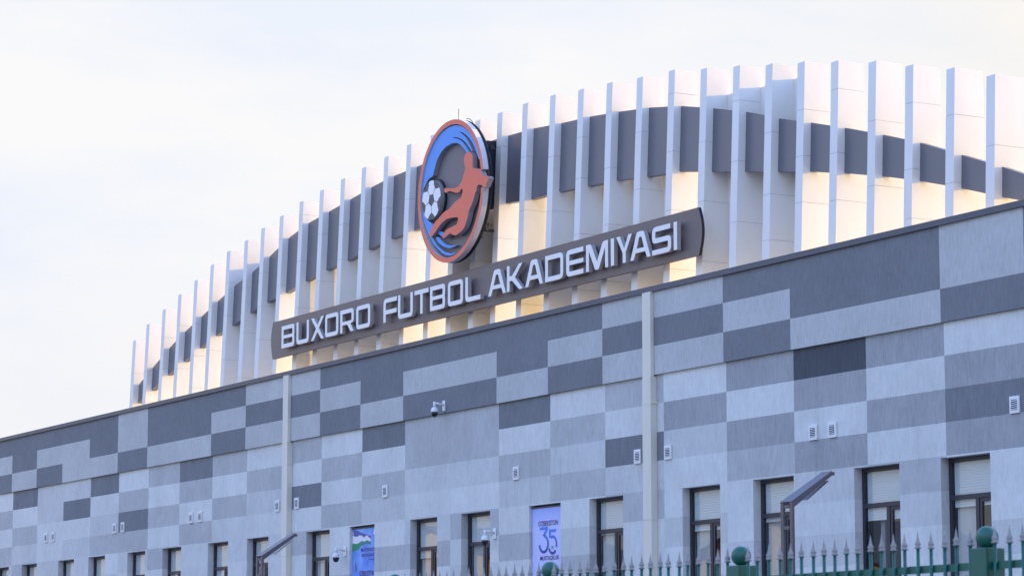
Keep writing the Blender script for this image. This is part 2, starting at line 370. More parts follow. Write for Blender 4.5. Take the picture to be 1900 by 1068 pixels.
# ------------------------------------------------------------------ roof screen of white fins
R = empty('fin_screen', 'arched rooftop screen of tall white fins joined by a dark grey band', 'screen', (-58, .8, 8.98))
def RP(name, bm, m): o = obj(name, bm, m, R); o.location = (58, -.8, -8.98); return o
FINS = [(-76.26, 11.88), (-75.28, 12.25), (-74.12, 12.54), (-73.02, 12.84), (-71.9, 13.1), (-70.82, 13.4), (-69.75, 13.63), (-68.59, 13.76), (-67.53, 13.95), (-66.38, 14.11), (-65.19, 14.31), (-63.99, 14.42), (-62.78, 14.52), (-61.61, 14.62), (-60.4, 14.69), (-59.21, 14.79), (-57.98, 14.81), (-56.86, 14.80), (-55.78, 14.77), (-54.74, 14.76), (-53.58, 14.76), (-52.36, 14.72), (-51.15, 14.62), (-49.96, 14.54), (-48.75, 14.42), (-47.52, 14.33), (-46.32, 14.13), (-45.14, 13.95), (-44.01, 13.76), (-42.94, 13.59), (-41.85, 13.39), (-40.68, 13.15), (-39.57, 12.86), (-38.39, 12.57), (-37.28, 12.23), (-36.17, 11.86), (-35.06, 11.45), (-33.95, 11.0)]
FY = lambda z: .8+.04*(z-13); FB = lambda z: 1.40-.012*(z-13); FWID = .235
def bandtop(x): return BT(x)
TB = [(-37.02, 10.6), (-38.03, 10.96), (-39.08, 11.35), (-40.17, 11.69), (-41.47, 12.07), (-42.65, 12.39), (-43.71, 12.66), (-44.8, 12.99), (-45.84, 13.25), (-47.12, 13.55), (-48.34, 13.75), (-49.61, 13.89), (-50.71, 14.0), (-51.96, 14.07), (-53.25, 14.18), (-54.47, 14.22), (-57.4, 14.28), (-60.36, 14.2), (-61.23, 14.13), (-62.52, 13.99), (-63.75, 13.86), (-64.99, 13.73), (-66.06, 13.53), (-67.22, 13.19), (-68.24, 12.91), (-69.47, 12.67), (-70.8, 12.31), (-71.83, 12.03), (-72.95, 11.73), (-74.18, 11.32), (-75.28, 10.88), (-76.5, 10.4), (-33.9, 9.4)]
TA = [(-37.05, 10.08), (-38.05, 10.38), (-39.1, 10.67), (-40.19, 10.94), (-41.49, 11.22), (-42.68, 11.45), (-43.73, 11.62), (-44.83, 11.8), (-45.87, 11.97), (-47.14, 12.19), (-48.36, 12.28), (-49.63, 12.41), (-50.72, 12.46), (-51.97, 12.54), (-53.26, 12.56), (-54.47, 12.65), (-57.3, 12.7), (-60.08, 12.65), (-61.15, 12.56), (-62.4, 12.43), (-63.69, 12.34), (-64.88, 12.22), (-66.02, 12.06), (-67.19, 11.95), (-68.28, 11.79), (-69.43, 11.58), (-70.69, 11.4), (-71.79, 11.16), (-72.92, 10.88), (-74.15, 10.58), (-75.25, 10.25), (-76.5, 9.9), (-33.9, 9.2)]
def interp(T):
    T = sorted(T)
    def f(x):
        for (a, u), (b, v) in zip(T, T[1:]):
            if a <= x <= b: return u+(v-u)*(x-a)/(b-a)
        return T[0][1] if x < T[0][0] else T[-1][1]
    return f
BT = interp(TB); BA = interp(TA)
rj = random.Random(3)
for i, (x, zt) in enumerate(FINS):
    zb = 8.99; bm = bmesh.new(); e = .006
    prism_x(bm, x+e, x+FWID-e, [(FY(zb)+e, zb), (FB(zb)-e, zb), (FB(zt-.03)-e, zt-.03), (FY(zt-.03)+e, zt-.03)])
    f = RP('fin', bm, M_fincore)
    z = zb; cut = [zb]; z = zb+rj.uniform(.5, 1.3)
    while z < zt-.35: cut.append(z); z += rj.choice((1.22, 1.22, 1.22, .9))
    cut.append(zt)
    for a, b in zip(cut, cut[1:]):
        bm = bmesh.new(); q = .0035; a2 = a+(q if a > zb else 0); b2 = b-(q if b < zt else 0); o_ = rj.uniform(-.0015, .0015)
        prism_x(bm, x+o_, x+FWID+o_, [(FY(a2)+o_, a2), (FB(a2)+o_, a2), (FB(b2)+o_, b2), (FY(b2)+o_, b2)])
        obj('panel', bm, M_fin, f)
# dark band between the fins
for i in range(len(FINS)-1):
    x0 = FINS[i][0]+FWID+.003; x1 = FINS[i+1][0]-.003
    bm = bmesh.new(); zt0, zt1, zb0, zb1 = BT(x0), BT(x1), BA(x0), BA(x1)
    if i in (26, 27, 28): zt0 -= .0
    yf = lambda z: FY(z)+.17
    vv = [bm.verts.new(c) for c in ((x0, yf(zb0), zb0), (x1, yf(zb1), zb1), (x1, yf(zt1), zt1), (x0, yf(zt0), zt0), (x0, yf(zb0)+.16, zb0), (x1, yf(zb1)+.16, zb1), (x1, yf(zt1)+.16, zt1), (x0, yf(zt0)+.16, zt0))]
    for fc in ((0, 1, 2, 3), (7, 6, 5, 4), (0, 4, 5, 1), (3, 2, 6, 7), (0, 3, 7, 4), (1, 5, 6, 2)): bm.faces.new([vv[j] for j in fc])
    RP('band_panel', bm, M_band)
# white boards behind some bays, mostly unseen, added to shade the fin sides: (left margin, top above band bottom or explicit z)
INF = {6: 13.17, 7: 13.18, 8: 13.22, 26: 13.62, 27: 13.55, 28: 13.50, 10: None, 11: None, 12: None, 13: None, 14: None, 17: None, 18: None, 20: None, 21: None, 22: None, 23: None, 24: None}
MARG = {10: .03, 11: .02, 20: .075}
for i, top in INF.items():
    x0 = FINS[i][0]+FWID+MARG.get(i, .003); x1 = FINS[i+1][0]-.003; zt = top or BA((x0+x1)/2)+.25
    bm = bmesh.new(); box(bm, x0, x1, 1.33, 1.375, 9.45, zt); RP('infill_shade_board', bm, M_fin)

# ------------------------------------------------------------------ name sign
SG = empty('name_sign', 'long brown board with raised white letters reading BUXORO FUTBOL AKADEMIYASI', 'sign', (-55.9, .45, 10.24))
def SP(o): o.location = (55.9, -.45, -10.24); return o
bd = []
for k in range(13):
    t = k/12; bd.append((-45.86+.125*math.sin(math.pi*t), 10.24+.965*t))
for k in range(13):
    t = 1-k/12; bd.append((-65.88-.11*math.sin(math.pi*t), 10.24+.965*t))
SP(outline('board', [bd], .45, .065, M_sign, M_black, SG))
bm = bmesh.new()
for k in range(1, 17):
    x = FINS[9+k][0] if 9+k < len(FINS) else 0
    box(bm, x+.08, x+.14, .517, .72, 10.45, 10.51); box(bm, x+.08, x+.14, .517, .72, 10.95, 11.01)
SP(obj('bracket', bm, M_black, SG))
H = .572; tv = .118; th = .104; rr_ = .10
def glyph(c, w):
    h = H
    if c == 'B':
        m_ = h/2
        return [rnd([(0, 0), (w, 0, rr_), (w, m_-.012, .03), (w-.03, m_), (w, m_+.012, .03), (w, h, rr_), (0, h)]),
                rnd([(tv, th), (w-tv, th, .02), (w-tv, m_-th*.42, .02), (tv, m_-th*.42)]), rnd([(tv, m_+th*.42), (w-tv, m_+th*.42, .02), (w-tv, h-th, .02), (tv, h-th)])]
    if c == 'U': return [rnd([(0, h), (0, 0, .13), (w, 0, .13), (w, h), (w-tv, h), (w-tv, th, .04), (tv, th, .04), (tv, h)])]
    if c == 'X':
        a = .155; d = w/2
        return [[(0, 0), (a, 0), (d, h/2-.085), (w-a, 0), (w, 0), (d+.085, h/2), (w-.0, h), (w-a, h), (d, h/2+.085), (a, h), (0, h), (d-.085, h/2)]]
    if c == 'O': return [rnd([(0, 0, .13), (w, 0, .13), (w, h, .13), (0, h, .13)]), rnd([(tv, th, .03), (tv, h-th, .03), (w-tv, h-th, .03), (w-tv, th, .03)])]
    if c == 'R':
        return [rnd([(0, 0), (tv, 0), (tv, .19), (w*.52, .19), (w-.16, 0), (w, 0), (w-.17, .2), (w-.0, .23, .06), (w, h, .13), (0, h)]),
                rnd([(tv, .19+th*.85), (w-tv, .19+th*.85, .02), (w-tv, h-th, .03), (tv, h-th)])]
    if c == 'F': return [rnd([(0, 0), (tv, 0), (tv, .19), (w*.98, .19), (w*.98, .19+th), (tv, .19+th), (tv, h-th, .04), (w, h-th), (w, h), (0, h, .14)])]
    if c == 'T': return [[(w/2-tv/2, 0), (w/2+tv/2, 0), (w/2+tv/2, h-th), (w, h-th), (w, h), (0, h), (0, h-th), (w/2-tv/2, h-th)]]
    if c == 'L': return [rnd([(0, h), (0, 0, .13), (w, 0), (w, th), (tv, th, .04), (tv, h)])]
    if c == 'A':
        return [rnd([(0, 0), (.13, 0), (.205, .135), (w-.205, .135), (w-.13, 0), (w, 0), (w/2+.13, h, .07), (w/2-.13, h, .07)]),
                rnd([(.25, .225), (w/2-.045, h-.12, .02), (w/2+.045, h-.12, .02), (w-.25, .225)])]
    if c == 'K':
        return [[(0, 0), (tv, 0), (tv, h/2-.06), (tv+.11, h/2-.06), (w-.16, 0), (w, 0), (tv+.24, h/2), (w-.01, h), (w-.17, h), (tv+.11, h/2+.05), (tv, h/2+.05), (tv, h), (0, h)]]
    if c == 'D': return [rnd([(0, 0), (w, 0, .15), (w, h, .15), (0, h)]), rnd([(tv, th), (w-tv, th, .04), (w-tv, h-th, .04), (tv, h-th)])]
    if c == 'E':
        m_ = h/2; s = th*.46
        return [rnd([(0, 0, .14), (w, 0), (w, th), (tv+.01, th, .03), (tv+.01, m_-s), (w, m_-s), (w, m_+s), (tv+.01, m_+s), (tv+.01, h-th, .03), (w, h-th), (w, h), (0, h, .14)])]
    if c == 'M':
        return [rnd([(0, 0), (.115, 0), (.115, h-.14), (w/2-.07, 0, .03), (w/2+.07, 0, .03), (w-.115, h-.14), (w-.115, 0), (w, 0), (w, h), (w-.20, h, .06), (w/2, .17), (.20, h, .06), (0, h)])]
    if c == 'I': return [[(0, 0), (w, 0), (w, h), (0, h)]]
    if c == 'Y':
        return [[(w/2-.06, 0), (w/2+.06, 0), (w/2+.06, .21), (w, h), (w-.14, h), (w/2, .30), (.14, h), (0, h), (w/2-.06, .21)]]
    if c == 'S':
        m_ = h/2; s = th*.5
        return [rnd([(0, 0), (w, 0, .13), (w, m_+s, .12), (tv, m_+s, .03), (tv, h-th, .03), (w*.96, h-th), (w*.96, h), (0, h, .14), (0, m_-s, .12), (w-tv, m_-s, .03), (w-tv, th, .03), (0, th)])]
LET = [('B', -65.017, -64.255), ('U', -64.128, -63.402), ('X', -63.277, -62.533), ('O', -62.466, -61.723), ('R', -61.612, -60.875), ('O', -60.736, -59.981), ('F', -59.278, -58.584), ('U', -58.522, -57.772), ('T', -57.684, -56.986), ('B', -56.907, -56.176), ('O', -56.041, -55.319), ('L', -55.205, -54.503),
       ('A', -54.142, -53.344), ('K', -53.297, -52.593), ('A', -52.486, -51.718), ('D', -51.624, -50.864), ('E', -50.739, -50.031), ('M', -49.922, -49.041), ('I', -48.929, -48.801), ('Y', -48.711, -48.1), ('A', -48.171, -47.398), ('S', -47.336, -46.631), ('I', -46.534, -46.416)]
for c, a, b in LET:
    w = b-a; w = max(w, .125)
    SP(outline('letter', glyph(c, w), .30, .085, M_letter, M_lside, SG, .004, (a, 10.418)))
    bm = bmesh.new()
    for zz in (.04, .52): box(bm, a+w/2-.02 if c in 'IT' else a+.03, a+w/2+.02 if c in 'IT' else a+.07, .386, .449, 10.418+zz-.01, 10.418+zz+.02)
    bm.free()

# ------------------------------------------------------------------ round emblem
EX, EZ = -55.58, 13.03; EY = .10
EM = empty('round_emblem', 'round football emblem with orange ring, blue swoosh, ball and orange diving player', 'emblem', (EX, EY, EZ-1.65))
def EP(o): o.location = (-EX, -EY, -(EZ-1.65)); return o
RX, RZ = 1.585, 1.645
def ell(rx, rz, n=72, a0=0, a1=360):
    return [(rx*math.cos(math.radians(a0+(a1-a0)*k/n)), rz*math.sin(math.radians(a0+(a1-a0)*k/n))) for k in range(n+(0 if a1-a0 == 360 else 1))]
a0, a1 = 9.0, 354.5
ringp = ell(RX, RZ, 96, a0, a1)+ell(RX-.118, RZ-.112, 96, a0, a1)[::-1]
EP(outline('outer_ring', [ringp], EY, .13, M_orange, M_ringside, EM, .003, (EX, EZ)))
EP(outline('backing_disc', [ell(RX-.02, RZ-.02)], EY+.14, .05, M_disc, M_black, EM, 0, (EX, EZ)))
EP(outline('rear_rim', [ell(RX+.0, RZ+.0), ell(RX-.07, RZ-.07)[::-1]], EY+.195, .03, M_black, M_black, EM, 0, (EX, EZ)))
BLUE = [(-1.417, 0.211), (-1.394, 0.405), (-1.274, 0.738), (-1.119, 0.997), (-0.928, 1.199), (-0.686, 1.358), (-0.411, 1.459), (-0.103, 1.513), (0.204, 1.503), (0.474, 1.435), (0.676, 1.334), (0.876, 1.208), (1.009, 1.095), (1.126, 0.961), (1.241, 0.795), (1.341, 0.6), (1.357, 0.513), (1.282, 0.529), (1.209, 0.654), (1.076, 0.856), (0.943, 1.009), (0.743, 1.158), (0.542, 1.267), (0.34, 1.324), (0.508, 1.248), (0.71, 1.115), (0.877, 0.939), (1.011, 0.748), (0.961, 0.756), (0.828, 0.882), (0.677, 1.014), (0.476, 1.131), (0.239, 1.213), (0.002, 1.246), (0.273, 1.177), (0.476, 1.09), (0.644, 0.962), (0.778, 0.841), (0.862, 0.762), (0.762, 0.746), (0.645, 0.848), (0.476, 0.975), (0.341, 1.047), (0.206, 1.087), (0.002, 1.106), (-0.236, 1.08), (-0.442, 1.016), (-0.648, 0.885), (-0.75, 0.752), (-0.836, 0.599), (-0.904, 0.477), (-1.079, 0.472), (-1.218, 0.377), (-1.305, 0.291), (-1.358, 0.266), (-1.408, 0.057), (-1.455, 0.115)]
LOWBLUE = [(-1.441, -0.189), (-1.399, -0.213), (-1.298, -0.378), (-1.122, -0.521), (-0.912, -0.618), (-0.877, -0.723), (-0.918, -0.783), (-0.938, -0.863), (-0.874, -0.963), (-0.805, -1.048), (-0.7, -1.145), (-0.527, -1.26), (-0.321, -1.367), (-0.048, -1.439), (0.155, -1.46), (0.289, -1.459), (0.121, -1.488), (-0.082, -1.485), (-0.32, -1.428), (-0.561, -1.312), (-0.804, -1.147), (-1.014, -0.952), (-1.208, -0.708), (-1.35, -0.47)]
SWOOSH = [(-0.798, -0.966), (-0.684, -0.952), (-0.598, -1.011), (-0.425, -1.126), (-0.22, -1.22), (0.018, -1.27), (0.271, -1.278), (0.12, -1.305), (-0.083, -1.313), (-0.322, -1.263), (-0.562, -1.164), (-0.718, -1.06)]
BIT1 = [(-0.94, -0.631), (-0.739, -0.644), (-0.79, -0.686), (-0.887, -0.716)]
BIT2 = [(-0.668, -0.844), (-0.565, -0.842), (-0.307, -0.945), (-0.323, -1.033), (-0.461, -0.989), (-0.668, -0.902)]
PLAYER = [(0.90, .745), (0.961, 0.742), (1.077, 0.693), (1.11, 0.606), (1.127, 0.473), (1.112, 0.338), (1.276, 0.306), (1.44, 0.276), (1.538, 0.179), (1.587, 0.083), (1.83, 0.051), (1.879, -0.005), (1.814, -0.075), (1.702, -0.193), (1.62, -0.18), (1.539, -0.111), (1.359, -0.074), (1.311, -0.155), (1.294, -0.213), (1.245, -0.241), (1.164, -0.39), (1.049, -0.518), (0.951, -0.6), (0.902, -0.739), (0.819, -0.872), (0.72, -0.971), (0.621, -1.022), (0.421, -1.066), (0.32, -1.084), (0.152, -1.036), (0.05, -0.988), (-0.085, -1.034), (-0.272, -1.077), (-0.306, -1.036), (-0.273, -0.975), (-0.154, -0.893), (0.016, -0.869), (0.319, -0.84), (0.386, -0.833), (0.469, -0.682), (0.149, -0.643), (-0.088, -0.641), (-0.326, -0.688), (-0.531, -0.79), (-0.668, -0.869), (-0.84, -0.952), (-0.927, -0.939), (-0.938, -0.863), (-0.842, -0.744), (-0.67, -0.621), (-0.498, -0.563), (-0.327, -0.49), (-0.191, -0.445), (-0.021, -0.437), (0.181, -0.345), (0.349, -0.289), (0.584, -0.252), (0.65, -0.148), (0.649, -0.05), (0.549, -0.059), (0.516, -0.111), (0.348, -0.109), (0.179, -0.05), (0.01, -0.007), (-0.16, -0.03), (-0.229, 0.02), (-0.235, 0.075), (-0.161, 0.097), (0.111, 0.031), (0.415, 0.019), (0.582, 0.09), (0.648, 0.161), (0.681, 0.254), (0.747, 0.324), (0.78, 0.4), (0.72, 0.508), (0.712, 0.64), (0.762, 0.713), (.82, .738)]
def soft(P, it=1):
    for _ in range(it):
        Q = []
        for i, p in enumerate(P):
            q = P[(i+1) % len(P)]; Q += [(p[0]*.78+q[0]*.22, p[1]*.78+q[1]*.22), (p[0]*.22+q[0]*.78, p[1]*.22+q[1]*.78)]
        P = Q
    return P
EP(outline('blue_swoosh', [soft(BLUE)], EY+.03, .11, M_blue, M_ret, EM, .002, (EX, EZ)))
EP(outline('blue_swoosh', [soft(LOWBLUE)], EY+.03, .11, M_blue, M_ret, EM, .002, (EX, EZ)))
EP(outline('blue_swoosh', [soft(SWOOSH)], EY+.05, .09, M_blue, M_ret, EM, .002, (EX, EZ)))
EP(outline('blue_swoosh', [BIT1], EY+.05, .09, M_blue, M_ret, EM, 0, (EX, EZ)))
EP(outline('blue_swoosh', [BIT2], EY+.05, .09, M_blue, M_ret, EM, 0, (EX, EZ)))
EP(outline('player_figure', [soft(PLAYER)], EY-.03, .12, M_orange, M_ret, EM, .003, (EX, EZ)))
# creases of the shorts cut as thin dark inlays
for ln in ([(.16, -.36), (.23, -.41), (.245, -.46), (.235, -.46), (.215, -.415), (.155, -.375)], [(.66, -.45), (.74, -.50), (.83, -.60), (.82, -.61), (.73, -.51), (.65, -.46)]):
    EP(outline('crease', [ln], EY-.034, .003, M_ret, M_ret, EM, 0, (EX, EZ)))
BX, BZ, BR = EX-.893, EZ-.075, .462
def circ(r, n=40): return [(r*math.cos(2*math.pi*k/n), r*math.sin(2*math.pi*k/n)) for k in range(n)]
EP(outline('ball_body', [circ(BR)], EY-.005, .13, M_ballb, M_ret, EM, 0, (BX, BZ)))
EP(outline('ball_rim', [circ(BR+.045), circ(BR+.004)[::-1]], EY+.09, .045, M_black, M_black, EM, 0, (BX, BZ)))
pent = lambda r, rot: [(r*math.cos(math.radians(rot+72*k)), r*math.sin(math.radians(rot+72*k))) for k in range(5)]
# white leather sheet of the ball: ten hexes around one pentagon, dark patches show between
for k in range(5):
    a = 270+72*k; b = a+72
    P = lambda r, d: (r*math.cos(math.radians(d)), r*math.sin(math.radians(d)))
    g_ = 1.6
    hexa = [P(.150, a+3), P(.150, b-3), P(.30, b-1.6), P(.365, b-16), P(.45, b-21), P(.455, b-28), P(.457, b-36), P(.455, a+28), P(.45, a+21), P(.365, a+16), P(.30, a+1.6)]
    EP(outline('ball_patch', [hexa], EY-.009, .0035, M_ballw, M_ballb, EM, 0, (BX, BZ)))
# carrying frame behind, and the thin rod on top
bm = bmesh.new()
for x in (-1.0, 0, .9):
    box(bm, EX+x-.04, EX+x+.04, EY+.246, EY+.32, EZ-1.2, EZ+1.2)
for z in (-1.0, .95): box(bm, EX-1.2, EX+1.1, EY+.325, EY+.39, EZ+z-.04, EZ+z+.04)
box(bm, EX+1.40, EX+1.46, EY+.25, EY+.36, EZ+.75, EZ+.83); box(bm, EX+1.3, EX+1.36, EY+.25, EY+.36, EZ-.98, EZ-.92)
for z in (-1.0, .95):
    for x in (-1.15, -.1, .85): box(bm, EX+x, EX+x+.06, EY+.392, EY+.64, EZ+z-.03, EZ+z+.03)
EP(obj('support_frame', bm, M_black, EM))
bm = bmesh.new(); box(bm, -55.50, -54.79, .62, .95, 12.62, 14.12); EP(obj('backing_box', bm, M_black, EM))
bm = bmesh.new(); cyl(bm, (-55.60, .33, 14.6), (-55.60, .33, 14.97), .011, .008, 8); cyl(bm, (-55.60, .33, 14.5), (-55.60, .33, 14.61), .018, None, 8); EP(obj('rod', bm, M_lamp, EM))
bm = bmesh.new(); pts = [Vector((EX+.30+.12*k, .36, EZ+1.66-.012*k*k*1.9)) for k in range(7)]
for p, q in zip(pts, pts[1:]): cyl(bm, p, q, .008, None, 6)
EP(obj('cable', bm, M_black, EM))

# ------------------------------------------------------------------ banners in two window openings
def flat(name, pts, y, m, par):
    bm = bmesh.new(); bm.faces.new([bm.verts.new((x, y, z)) for x, z in pts])
    bmesh.ops.recalc_face_normals(bm, faces=bm.faces)
    if bm.faces[:][0].normal.y > 0: bmesh.ops.reverse_faces(bm, faces=bm.faces)
    return obj(name, bm, m, par)
def cloth_blue():
    m = mat('banner_blue', (.1, .3, .8), .55); t = m.node_tree; b = t.nodes['Principled BSDF']; g = t.nodes.new('ShaderNodeNewGeometry')
    mp_ = t.nodes.new('ShaderNodeMapping'); mp_.inputs['Scale'].default_value = (1.8, 1, 1.8); t.links.new(g.outputs['Position'], mp_.inputs[0])
    n = t.nodes.new('ShaderNodeTexNoise'); n.inputs['Scale'].default_value = 1.2; n.inputs['Detail'].default_value = 4; t.links.new(mp_.outputs[0], n.inputs['Vector'])
    c = t.nodes.new('ShaderNodeValToRGB'); c.color_ramp.elements[0].position = .3; c.color_ramp.elements[1].position = .7
    c.color_ramp.elements[0].color = (.07, .18, .66, 1); c.color_ramp.elements[1].color = (.26, .50, .92, 1)
    t.links.new(n.outputs[0], c.inputs[0]); t.links.new(c.outputs[0], b.inputs['Base Color']); return m
def print_grad(name, lo, hi, z0, z1):
    m = mat(name, hi, .55); t = m.node_tree; b = t.nodes['Principled BSDF']; g = t.nodes.new('ShaderNodeNewGeometry'); s = t.nodes.new('ShaderNodeSeparateXYZ')
    t.links.new(g.outputs['Position'], s.inputs[0]); r = t.nodes.new('ShaderNodeMapRange'); r.inputs[1].default_value = z0; r.inputs[2].default_value = z1; t.links.new(s.outputs[2], r.inputs[0])
    c = t.nodes.new('ShaderNodeMix'); c.data_type = 'RGBA'; c.inputs[6].default_value = (*lo, 1); c.inputs[7].default_value = (*hi, 1)
    t.links.new(r.outputs[0], c.inputs[0]); t.links.new(c.outputs[2], b.inputs['Base Color']); return m
M_b1 = cloth_blue(); M_b2 = print_grad('banner_lilac', (.56, .59, .90), (.30, .42, .88), 5.1, 5.62)
M_35 = print_grad('print_blue', (.05, .06, .30), (.06, .24, .74), 4.62, 5.0)
M_ink = mat('print_navy', (.10, .05, .17), .6); M_pw = mat('print_white', (.78, .76, .82), .6); M_pg = mat('print_green', (.03, .27, .12), .6); M_pr = mat('print_red', (.42, .14, .2), .6); M_pn = mat('print_indigo', (.09, .11, .38), .6)
def banner(label, x0, x1, m):
    t = empty('banner', label, 'banner', ((x0+x1)/2, .1, 3.2))
    off = (-(x0+x1)/2, -.1, -3.2)
    bm = bmesh.new(); n = 8; y = .13       # cloth sheet with a slight belly, hung in the opening
    box(bm, x0, x1, .13, .138, 3.2, 5.55)
    o = obj('cloth', bm, m, t); o.location = off
    bm = bmesh.new(); box(bm, x0, x1, .115, .15, 5.552, 5.58); o = obj('top_bar', bm, M_frame, t); o.location = off
    return t, off
b1, o1 = banner('tall blue banner with wavy flag over mountains hanging in a window opening', -60.51, -59.22, M_b1)
def F1(name, pts, y, m): o = flat(name, pts, y, m, b1); o.location = o1; return o
F1('flag_blue', [(-60.5, 5.25), (-60.5, 5.45), (-60.40, 5.53), (-60.2, 5.50), (-60.0, 5.45), (-59.75, 5.40), (-59.52, 5.36), (-59.52, 5.25), (-59.9, 5.30), (-60.2, 5.33)], .128, M_pn)
F1('flag_white', [(-60.5, 5.18), (-60.495, 5.41), (-60.274, 5.365), (-60.1, 5.40), (-59.984, 5.381), (-59.882, 5.33), (-59.724, 5.385), (-59.523, 5.281), (-59.522, 5.22), (-59.723, 5.265), (-59.86, 5.235), (-59.99, 5.262), (-60.213, 5.204)], .126, M_pw)
F1('flag_green', [(-60.49, 5.02), (-60.49, 5.22), (-60.213, 5.196), (-59.99, 5.255), (-59.86, 5.225), (-59.723, 5.255), (-59.522, 5.215), (-59.521, 5.15), (-59.722, 5.195), (-60.009, 5.158), (-60.211, 5.061)], .124, M_pg)
F1('flag_crescent', [(-60.44, 5.50), (-60.48, 5.46), (-60.46, 5.40), (-60.42, 5.38), (-60.44, 5.43), (-60.435, 5.47)], .122, M_pw)
F1('flag_stripe', [(-60.5, 5.405), (-60.5, 5.418), (-60.274, 5.374), (-60.1, 5.41), (-59.984, 5.39), (-59.882, 5.342), (-59.724, 5.395), (-59.523, 5.291), (-59.523, 5.281), (-59.724, 5.385), (-59.882, 5.33), (-59.984, 5.381), (-60.1, 5.40), (-60.274, 5.365)], .123, M_pr)
F1('cloud_patch', [(-59.4, 5.40), (-59.37, 5.50), (-59.30, 5.52), (-59.26, 5.44), (-59.30, 5.36)], .127, M_pw)
for s, x0, x1, z0, z1 in (('MUSTAQILLIK', -60.03, -59.27, 4.985, 5.085), ("ENG ULUG' ENG AZIZ", -60.0, -59.25, 4.875, 4.955), ('BAYRAMDIR', -59.6, -59.28, 4.79, 4.815), ("O'ZBEKISTON", -60.11, -59.36, 4.42, 4.545)):
    o = text('lettering', s, x0, x1, z0, z1, .124, M_ink, b1); o.location = o1
F1('ribbon', [(-60.33, 4.80), (-60.29, 4.70), (-60.27, 4.60), (-60.33, 4.52), (-60.31, 4.60), (-60.33, 4.70)], .124, M_ink)
b2, o2 = banner("tall lilac banner with a big 35 and the words O'ZBEKISTON MUSTAQILLIK", -51.90, -50.61, M_b2)
for s, x0, x1, z0, z1 in (("O'ZBEKISTON", -51.64, -50.82, 5.165, 5.275), ('MUSTAQILLIK', -51.56, -50.77, 4.425, 4.53), ('YIL', -51.11, -50.99, 4.665, 4.735)):
    o = text('lettering', s, x0, x1, z0, z1, .124, M_ink if s != 'YIL' else M_pg, b2); o.location = o2
def arc(cx, cz, r, t, d0, d1, n=12, sx=1.):
    A = [(cx+sx*r*math.cos(math.radians(d0+(d1-d0)*k/n)), cz+r*math.sin(math.radians(d0+(d1-d0)*k/n))) for k in range(n+1)]
    return A+[(cx+sx*(r-t)*math.cos(math.radians(d1+(d0-d1)*k/n)), cz+(r-t)*math.sin(math.radians(d1+(d0-d1)*k/n))) for k in range(n+1)]
def num(loops):
    o = outline('numeral', loops, .1235, .002, M_35, M_35, b2); o.location = o2
num([[(-51.58, 5.145), (-51.24, 5.145), (-51.24, 5.09), (-51.37, 4.955), (-51.46, 4.955), (-51.335, 5.085), (-51.58, 5.085)]])
num([arc(-51.41, 4.785, .20, .06, 85, -175, 16, 1.05)])
num([[(-51.19, 5.08), (-50.90, 5.08), (-50.90, 5.02), (-51.12, 5.02), (-51.12, 4.93), (-51.19, 4.90)]])
num([arc(-51.04, 4.76, .195, .058, 120, -20, 12, .95)]); num([arc(-51.04, 4.74, .195, .058, -40, -160, 10, .95)])

# ------------------------------------------------------------------ dome cameras
def dome(x, yw, z, label, arm):
    t = empty('dome_camera', label, 'security camera', (x, yw, z), 'security cameras on the facade')
    bm = bmesh.new(); box(bm, -.055, .055, -.035, -.002, -.14, .10); obj('wall_plate', bm, M_camw, t, bevel=.008)
    bm = bmesh.new(); cyl(bm, (0, -.036, .0), (0, -arm, .035), .030, .026, 14); cyl(bm, (0, -arm-.001, .06), (0, -arm-.001, -.06), .032, None, 14); obj('arm', bm, M_camw, t)
    bm = bmesh.new(); lathe(bm, (0, -arm, 0), [(.03, -.06), (.045, -.065), (.075, -.10), (.085, -.15), (.085, -.175)], 24); obj('housing', bm, M_camw, t)
    bm = bmesh.new(); lathe(bm, (0, -arm, 0), [(.078, -.1755), (.078, -.20), (.072, -.235), (.052, -.268), (.025, -.284), (.0, -.288)], 24); obj('dome', bm, M_camb, t)
dome(-55.62, 0, 8.11, 'white arm dome camera on the ledge below the emblem', .26)
dome(-53.38, .06, 5.12, 'white arm dome camera beside the window left of the lilac banner', .26)
dome(-60.72, .06, 5.06, 'white arm dome camera on the wall just left of the blue flag banner', .26)

